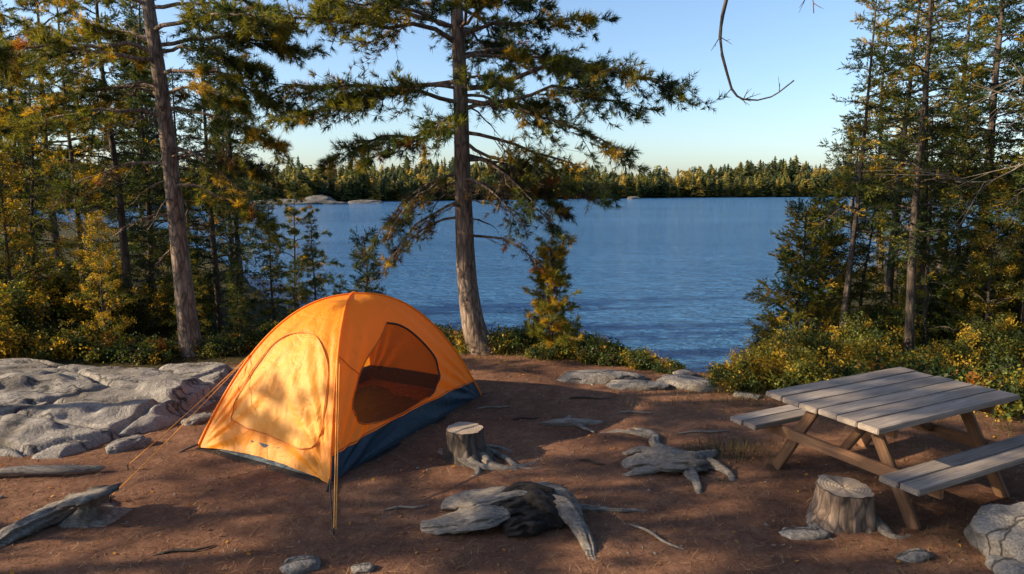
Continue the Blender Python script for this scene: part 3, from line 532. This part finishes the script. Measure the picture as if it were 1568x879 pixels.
parts.append((V,np.arange(n*4).reshape(-1,4),0,np.repeat(c,4,0),False))
obj("ground_litter",mesh_from("litter",parts,[M_leaf]))
n=350;px=rl.uniform(-5,5,n);py=3+rl.rand(n)**1.1*6.5;V0,F0=ico(1,2,.6,1.,.3);s=rl.uniform(.005,.016,n)*(1+(rl.rand(n)<.05)*1.);pz=terr(px,py)
V=(V0[None]*s[:,None,None]*rl.uniform(.7,1.3,(n,1,3))+np.stack([px,py,pz],-1)[:,None]).reshape(-1,3);F=(np.arange(n)[:,None,None]*len(V0)+F0[None]).reshape(-1,3)
obj("pebbles",mesh_from("pebbles",[(V,F,0,None,True)],[M_drift]))
def grass(n,cx,cy,sx,sy,h,seed,col):
    q=np.random.RandomState(seed);x=cx+q.randn(n)*sx;y=cy+q.randn(n)*sy;z=terr(x,y);th=q.rand(n)*6.28;D=np.stack([np.cos(th)*.5,np.sin(th)*.5,np.ones(n)],-1)*(h*q.uniform(.4,1.2,n))[:,None];W=np.stack([-np.sin(th),np.cos(th),0*th],-1)*.003
    P=np.stack([x,y,z],-1);return (np.stack([P-W,P+W,P+D],1).reshape(-1,3),np.arange(n*3).reshape(-1,3),0,np.repeat(np.array(col)*q.uniform(.5,1.4,(n,1)),3,0),False)
gp=[grass(500,3.3,4.3,.4,.3,.06,2,(.10,.09,.02)),grass(500,2.0,6.0,.25,.15,.1,3,(.05,.05,.015)),grass(900,3.2,7.6,1.2,.3,.12,4,(.12,.10,.02)),grass(900,0,9.6,2,.25,.12,5,(.14,.10,.02)),grass(700,5,6.8,1,.5,.12,7,(.09,.08,.02))]
obj("grass",mesh_from("grass",gp,[M_leaf]))
# ---------------------------------------------------------------- tent
tent=empty("camping_tent",(0,0,0))
Fc,Lc,Rc=np.array([-1.50,5.33]),np.array([-2.95,6.14]),np.array([-.36,7.75]);Bc=Lc+Rc-Fc;Cc=(Lc+Rc)/2;HT=1.33;g0=tz(*Cc)
def tp(A,B,s,r_,off=0.,side=0):
    s=np.asarray(s,float);r_=np.asarray(r_,float)
    Pm=A[None]*(1-s.reshape(-1,1))+B[None]*s.reshape(-1,1);rr=r_.reshape(-1,1);m=s.reshape(-1)*(1-s.reshape(-1))*4
    rad=rr*(1-.035*m.reshape(-1,1)*rr**4)
    xy=Cc+rad*(Pm-Cc);nrm=(A+B)/2-Cc;nrm/=np.linalg.norm(nrm)
    z=HT*(1-r_.reshape(-1)**2.3)
    bl=.05*m*np.sin(np.pi*np.clip(r_.reshape(-1),0,1))
    sr=s.reshape(-1);rf_=r_.reshape(-1)
    q=np.stack([sr*9+side*13,rf_*2.5,0*sr],-1);wr=.05*(fbm(q,3)-.5)*rf_
    a1=np.arctan2(1.02-rf_,sr+.02);a2=np.arctan2(1.02-rf_,1.02-sr);d1=np.hypot(1-rf_,sr);d2=np.hypot(1-rf_,1-sr)
    wr=wr+.017*np.sin(a1*22+3*fbm(q*.5,2))*np.exp(-d1*2.1)*sm(d1,.02,.15)+.017*np.sin(a2*22+3*fbm(q*.5+9,2))*np.exp(-d2*2.1)*sm(d2,.02,.15)
    edge=np.clip(m*3,0,1);bl=bl+wr*edge+off
    xy=xy+nrm*bl[:,None];zz=z+.045*m*rf_**8+.02+g0+(off*.5)
    return np.column_stack([xy,zz])
def inpoly(px_,py_,poly):
    ins=np.zeros(px_.shape,bool);n=len(poly)
    for i in range(n):
        x1,y1=poly[i];x2,y2=poly[(i+1)%n];c=((y1>py_)!=(y2>py_))&(px_<(x2-x1)*(py_-y1)/(y2-y1+1e-12)+x1);ins^=c
    return ins
door=np.array([(.50,.49),(.62,.53),(.72,.62),(.775,.74),(.765,.84),(.66,.905),(.45,.925),(.27,.915),(.15,.88),(.115,.80),(.18,.70),(.33,.59),(.50,.49)])
wind=np.array([(.14,.72),(.22,.56),(.45,.50),(.74,.52),(.90,.64),(.93,.78),(.90,.90),(.78,.94),(.45,.93),(.2,.91),(.14,.86),(.14,.72)])
doorS=spline(np.column_stack([door,door[:,0]*0]),90)[:,:2];windS=spline(np.column_stack([wind,wind[:,0]*0]),90)[:,:2]
sides=[("front_panel",Lc,Fc,windS),("door_panel",Fc,Rc,doorS),("rear_panel",Rc,Bc,None),("back_wall",Bc,Lc,None)]
for si,(nm,A,B,pl) in enumerate(sides):
    ns,nr_=150,150;s=np.linspace(0,1,ns);rr=np.concatenate([np.linspace(0.001,.93,nr_-16),np.linspace(.935,1,16)])
    Sg,Rg=np.meshgrid(s,rr,indexing='ij');V=tp(A,B,Sg,Rg,0,si);F=grid_faces(ns,nr_)
    fs=Sg.ravel()[F].mean(1);fr=Rg.ravel()[F].mean(1);mi=np.zeros(len(F),int)
    if si==0: mi[inpoly(fs,fr,pl)]=1
    if si==1: mi[inpoly(fs,fr,pl)]=2
    if si in(1,2,3): mi[fr>.935]=3
    obj(nm,mesh_from(nm,[(V,F,mi,None,True)],[M_or,M_pale,M_mesh,M_blue]),parent=tent)
    if pl is not None:
        Pc=tp(A,B,pl[:,0],pl[:,1],.008,si);k=len(Pc)
        if si==1:
            v,f=tube(Pc[:40],np.full(40,.011),8);obj("door_zip",mesh_from("zip",[(v,f,0,None,True)],[M_zip]),parent=tent)
            v,f=tube(Pc[38:],np.full(k-38,.006),8);obj("door_seam",mesh_from("zip",[(v,f,0,None,True)],[M_seam]),parent=tent)
        else:
            v,f=tube(Pc,np.full(k,.005),8);obj("panel_seam",mesh_from("seam",[(v,f,0,None,True)],[M_seam]),parent=tent)
    if si==1:
        Pc=tp(A,B,np.linspace(0,1,40),np.full(40,.93),.004,si);v,f=tube(Pc,np.full(40,.005),6);obj("hem_seam",mesh_from("seam",[(v,f,0,None,True)],[M_seam]),parent=tent)
        Pc=tp(A,B,np.linspace(.17,.0,20),np.linspace(.72,.60,20),.006,si);v,f=tube(Pc,np.full(20,.004),6);obj("flap_seam",mesh_from("seam",[(v,f,0,None,True)],[M_seam]),parent=tent)
for j,(A,nm) in enumerate(((Fc,"front"),(Lc,"left"),(Rc,"right"),(Bc,"back"))):
    rr=np.linspace(0,1.0,40);xy=Cc+rr[:,None]*(A-Cc)*1.003;P=np.column_stack([xy,HT*(1-rr**2.3)+.024+g0]);v,f=tube(P,np.full(40,.011),10);obj("pole_sleeve_"+nm,mesh_from("sleeve",[(v,f,0,None,True)],[M_or]),parent=tent)
    d_=(A-Cc)/np.linalg.norm(A-Cc);q=A+d_*.16;P=np.array([[*A,g0+.05],[*(A+d_*.08),g0+.03],[*q,tz(*q)]]);v,f=tube(P,np.full(3,.009),6);obj("corner_strap_"+nm,mesh_from("strap",[(v,f,0,None,True)],[M_metal]),parent=tent)
k=24;ins=.96;pts=[Fc,Rc,Bc,Lc];rg=[]
for i in range(4):
    for s in np.linspace(0,1,k,endpoint=False): rg.append(Cc+ins*((pts[i]*(1-s)+pts[(i+1)%4]*s)-Cc))
rg=np.array(rg);n=len(rg);low=np.column_stack([rg,np.full(n,g0+.015)]);up=np.column_stack([Cc+(rg-Cc)*.965,np.full(n,g0+.17)]);cen=np.array([[*Cc,g0+.03]])
V=np.vstack([up,low,cen]);i=np.arange(n);F=np.stack([i,(i+1)%n,n+(i+1)%n,n+i],-1);Ft=np.stack([n+i,n+(i+1)%n,np.full(n,2*n)],-1)
obj("groundsheet",mesh_from("groundsheet",[(V,F,0,None,True),(V,Ft,0,None,False)],[M_blue]),parent=tent)
V=np.array([[*(Cc+(p-Cc)*1.02),g0+.012] for p in pts]);obj("footprint",mesh_from("footprint",[(V,np.array([[0,1,2,3]]),0)],[M_metal]),parent=tent)
def diag(A,r_): return np.array([*(Cc+r_*(A-Cc)*1.01),HT*(1-r_**2.3)+.03+g0])
def line(nm,a,b,rad=.0035,m=None):
    t=np.linspace(0,1,12)[:,None];P=np.array(a)*(1-t)+np.array(b)*t;P[:,2]-=.03*4*(t*(1-t))[:,0]*.5;v,f=tube(P,np.full(12,rad),6);obj(nm,mesh_from(nm,[(v,f,0,None,True)],[m or M_line]),parent=tent)
def peg(nm,x,y):
    z=tz(x,y);v,f=tube([(x,y,z-.02),(x,y,z+.05),(x+.015,y-.005,z+.06)],[.006,.006,.004],6);obj(nm,mesh_from(nm,[(v,f,0,None,True)],[M_metal]),parent=tent)
a=diag(Lc,.66)
for i,(x,y) in enumerate([(-3.12,5.02),(-3.32,5.62)]): line("guy_line_%d"%(i+1),a,(x,y,tz(x,y)+.04));peg("peg_%d"%(i+1),x,y)
a=diag(Fc,.62);line("guy_line_3",a,(-1.25,4.5,tz(-1.25,4.5)+.03),.004);line("guy_line_4",(Fc[0],Fc[1],g0+.06),(-1.255,4.5,tz(-1.25,4.5)+.03),.007,M_metal);line("guy_line_5",a+np.array([.02,0,-.02]),(-1.24,4.52,tz(-1.25,4.5)+.03),.004);peg("peg_3",-1.25,4.49)
a=diag(Rc,.62);line("guy_line_6",a,(.35,8.3,tz(.35,8.3)+.03));peg("peg_4",.35,8.3)
a=diag(Bc,.62);line("guy_line_7",a,(-2.1,9.6,tz(-2.1,9.6)+.03))
# ---------------------------------------------------------------- picnic table
tb=empty("picnic_table",(3.08,5.37,tz(3.08,5.37)+.0),math.radians(27))
def box(nm,size,loc,rot=(0,0,0),m=None,bev=.006,par=tb):
    bm=bmesh.new();bmesh.ops.create_cube(bm,size=1)
    for v in bm.verts: v.co=Vector((v.co.x*size[0],v.co.y*size[1],v.co.z*size[2]))
    bmesh.ops.bevel(bm,geom=bm.edges[:],offset=bev,segments=2,affect='EDGES')
    me=bpy.data.meshes.new(nm);bm.to_mesh(me);bm.free();me.materials.append(m or M_plank);o=obj(nm,me,loc,rot,parent=par);return o
rt=np.random.RandomState(4)
wd=1.02/6
for i in range(6): box("top_plank_%d"%(i+1),(1.74+rt.uniform(-.02,.02),wd-.008,.042),(rt.uniform(-.006,.006),-.51+wd*(i+.5),.735+rt.uniform(-.003,.003)),(rt.uniform(-.006,.006),0,0))
for sgn,nm in ((-1,"near"),(1,"far")):
    for j in range(2): box("bench_%s_plank_%d"%(nm,j+1),(1.82+rt.uniform(-.01,.01),.136,.042),(rt.uniform(-.008,.008),sgn*(.625+.143*j),.43+rt.uniform(-.001,.001)))
for k,xx in enumerate((-.60,.60)):
    n_="end%d_"%(k+1)
    box(n_+"seat_beam",(1.62,.04,.09),(xx,0,.362),(0,0,math.pi/2),M_frame)
    box(n_+"top_beam",(.92,.04,.085),(xx,0,.670),(0,0,math.pi/2),M_frame)
    for sg in (-1,1):
        y0,z0,y1,z1=sg*.22,.71,sg*.62,.0;ln=math.hypot(y1-y0,z1-z0);an=math.atan2(z1-z0,(y1-y0))
        o=box(n_+("leg_a" if sg<0 else "leg_b"),(ln,.09,.042),(xx+.043,(y0+y1)/2,(z0+z1)/2),(0,0,0),M_frame)
        M_=Matrix(((0,0,1),(math.cos(an),-math.sin(an),0),(math.sin(an),math.cos(an),0))).to_4x4();o.matrix_basis=Matrix.Translation((xx+.043*(1 if xx>0 else -1)*-1,(y0+y1)/2,(z0+z1)/2))@M_
    sx=1 if xx<0 else -1
    a_=math.atan2(.33,.5);o=box(n_+"brace",(.60,.07,.04),(xx+sx*.30,0,.53),(0,-a_*sx,0),M_frame)
# ---------------------------------------------------------------- light, sky, camera
el=math.radians(24);azs=math.radians(-99)   # azimuth from +Y towards +X
v=Vector((math.sin(azs)*math.cos(el),math.cos(azs)*math.cos(el),math.sin(el)))
sl=bpy.data.lights.new("sun",'SUN');sl.energy=10.;sl.angle=math.radians(.5);sl.color=(1,.79,.52);so=bpy.data.objects.new("sun",sl);sc.collection.objects.link(so);so.rotation_euler=v.to_track_quat('Z','Y').to_euler();so.location=(-20,0,20)
w=bpy.data.worlds.new("World");sc.world=w;w.use_nodes=True;nt=w.node_tree;bg=nt.nodes["Background"];sk=nt.nodes.new("ShaderNodeTexSky");sk.sky_type='NISHITA';sk.sun_disc=False
sk.sun_elevation=el;sk.sun_rotation=azs;sk.air_density=1.;sk.dust_density=1.6;sk.ozone_density=3.;sk.altitude=300
nt.links.new(sk.outputs[0],bg.inputs[0]);bg.inputs[1].default_value=.24
cam=bpy.data.cameras.new("camera");cam.lens=24;cam.sensor_width=36;cam.clip_end=9000;co=bpy.data.objects.new("camera",cam);sc.collection.objects.link(co);co.location=(0,0,2.4);co.rotation_euler=(math.radians(90-8.12),0,0);sc.camera=co
sc.view_settings.view_transform='Standard';sc.view_settings.look='None';sc.view_settings.exposure=0
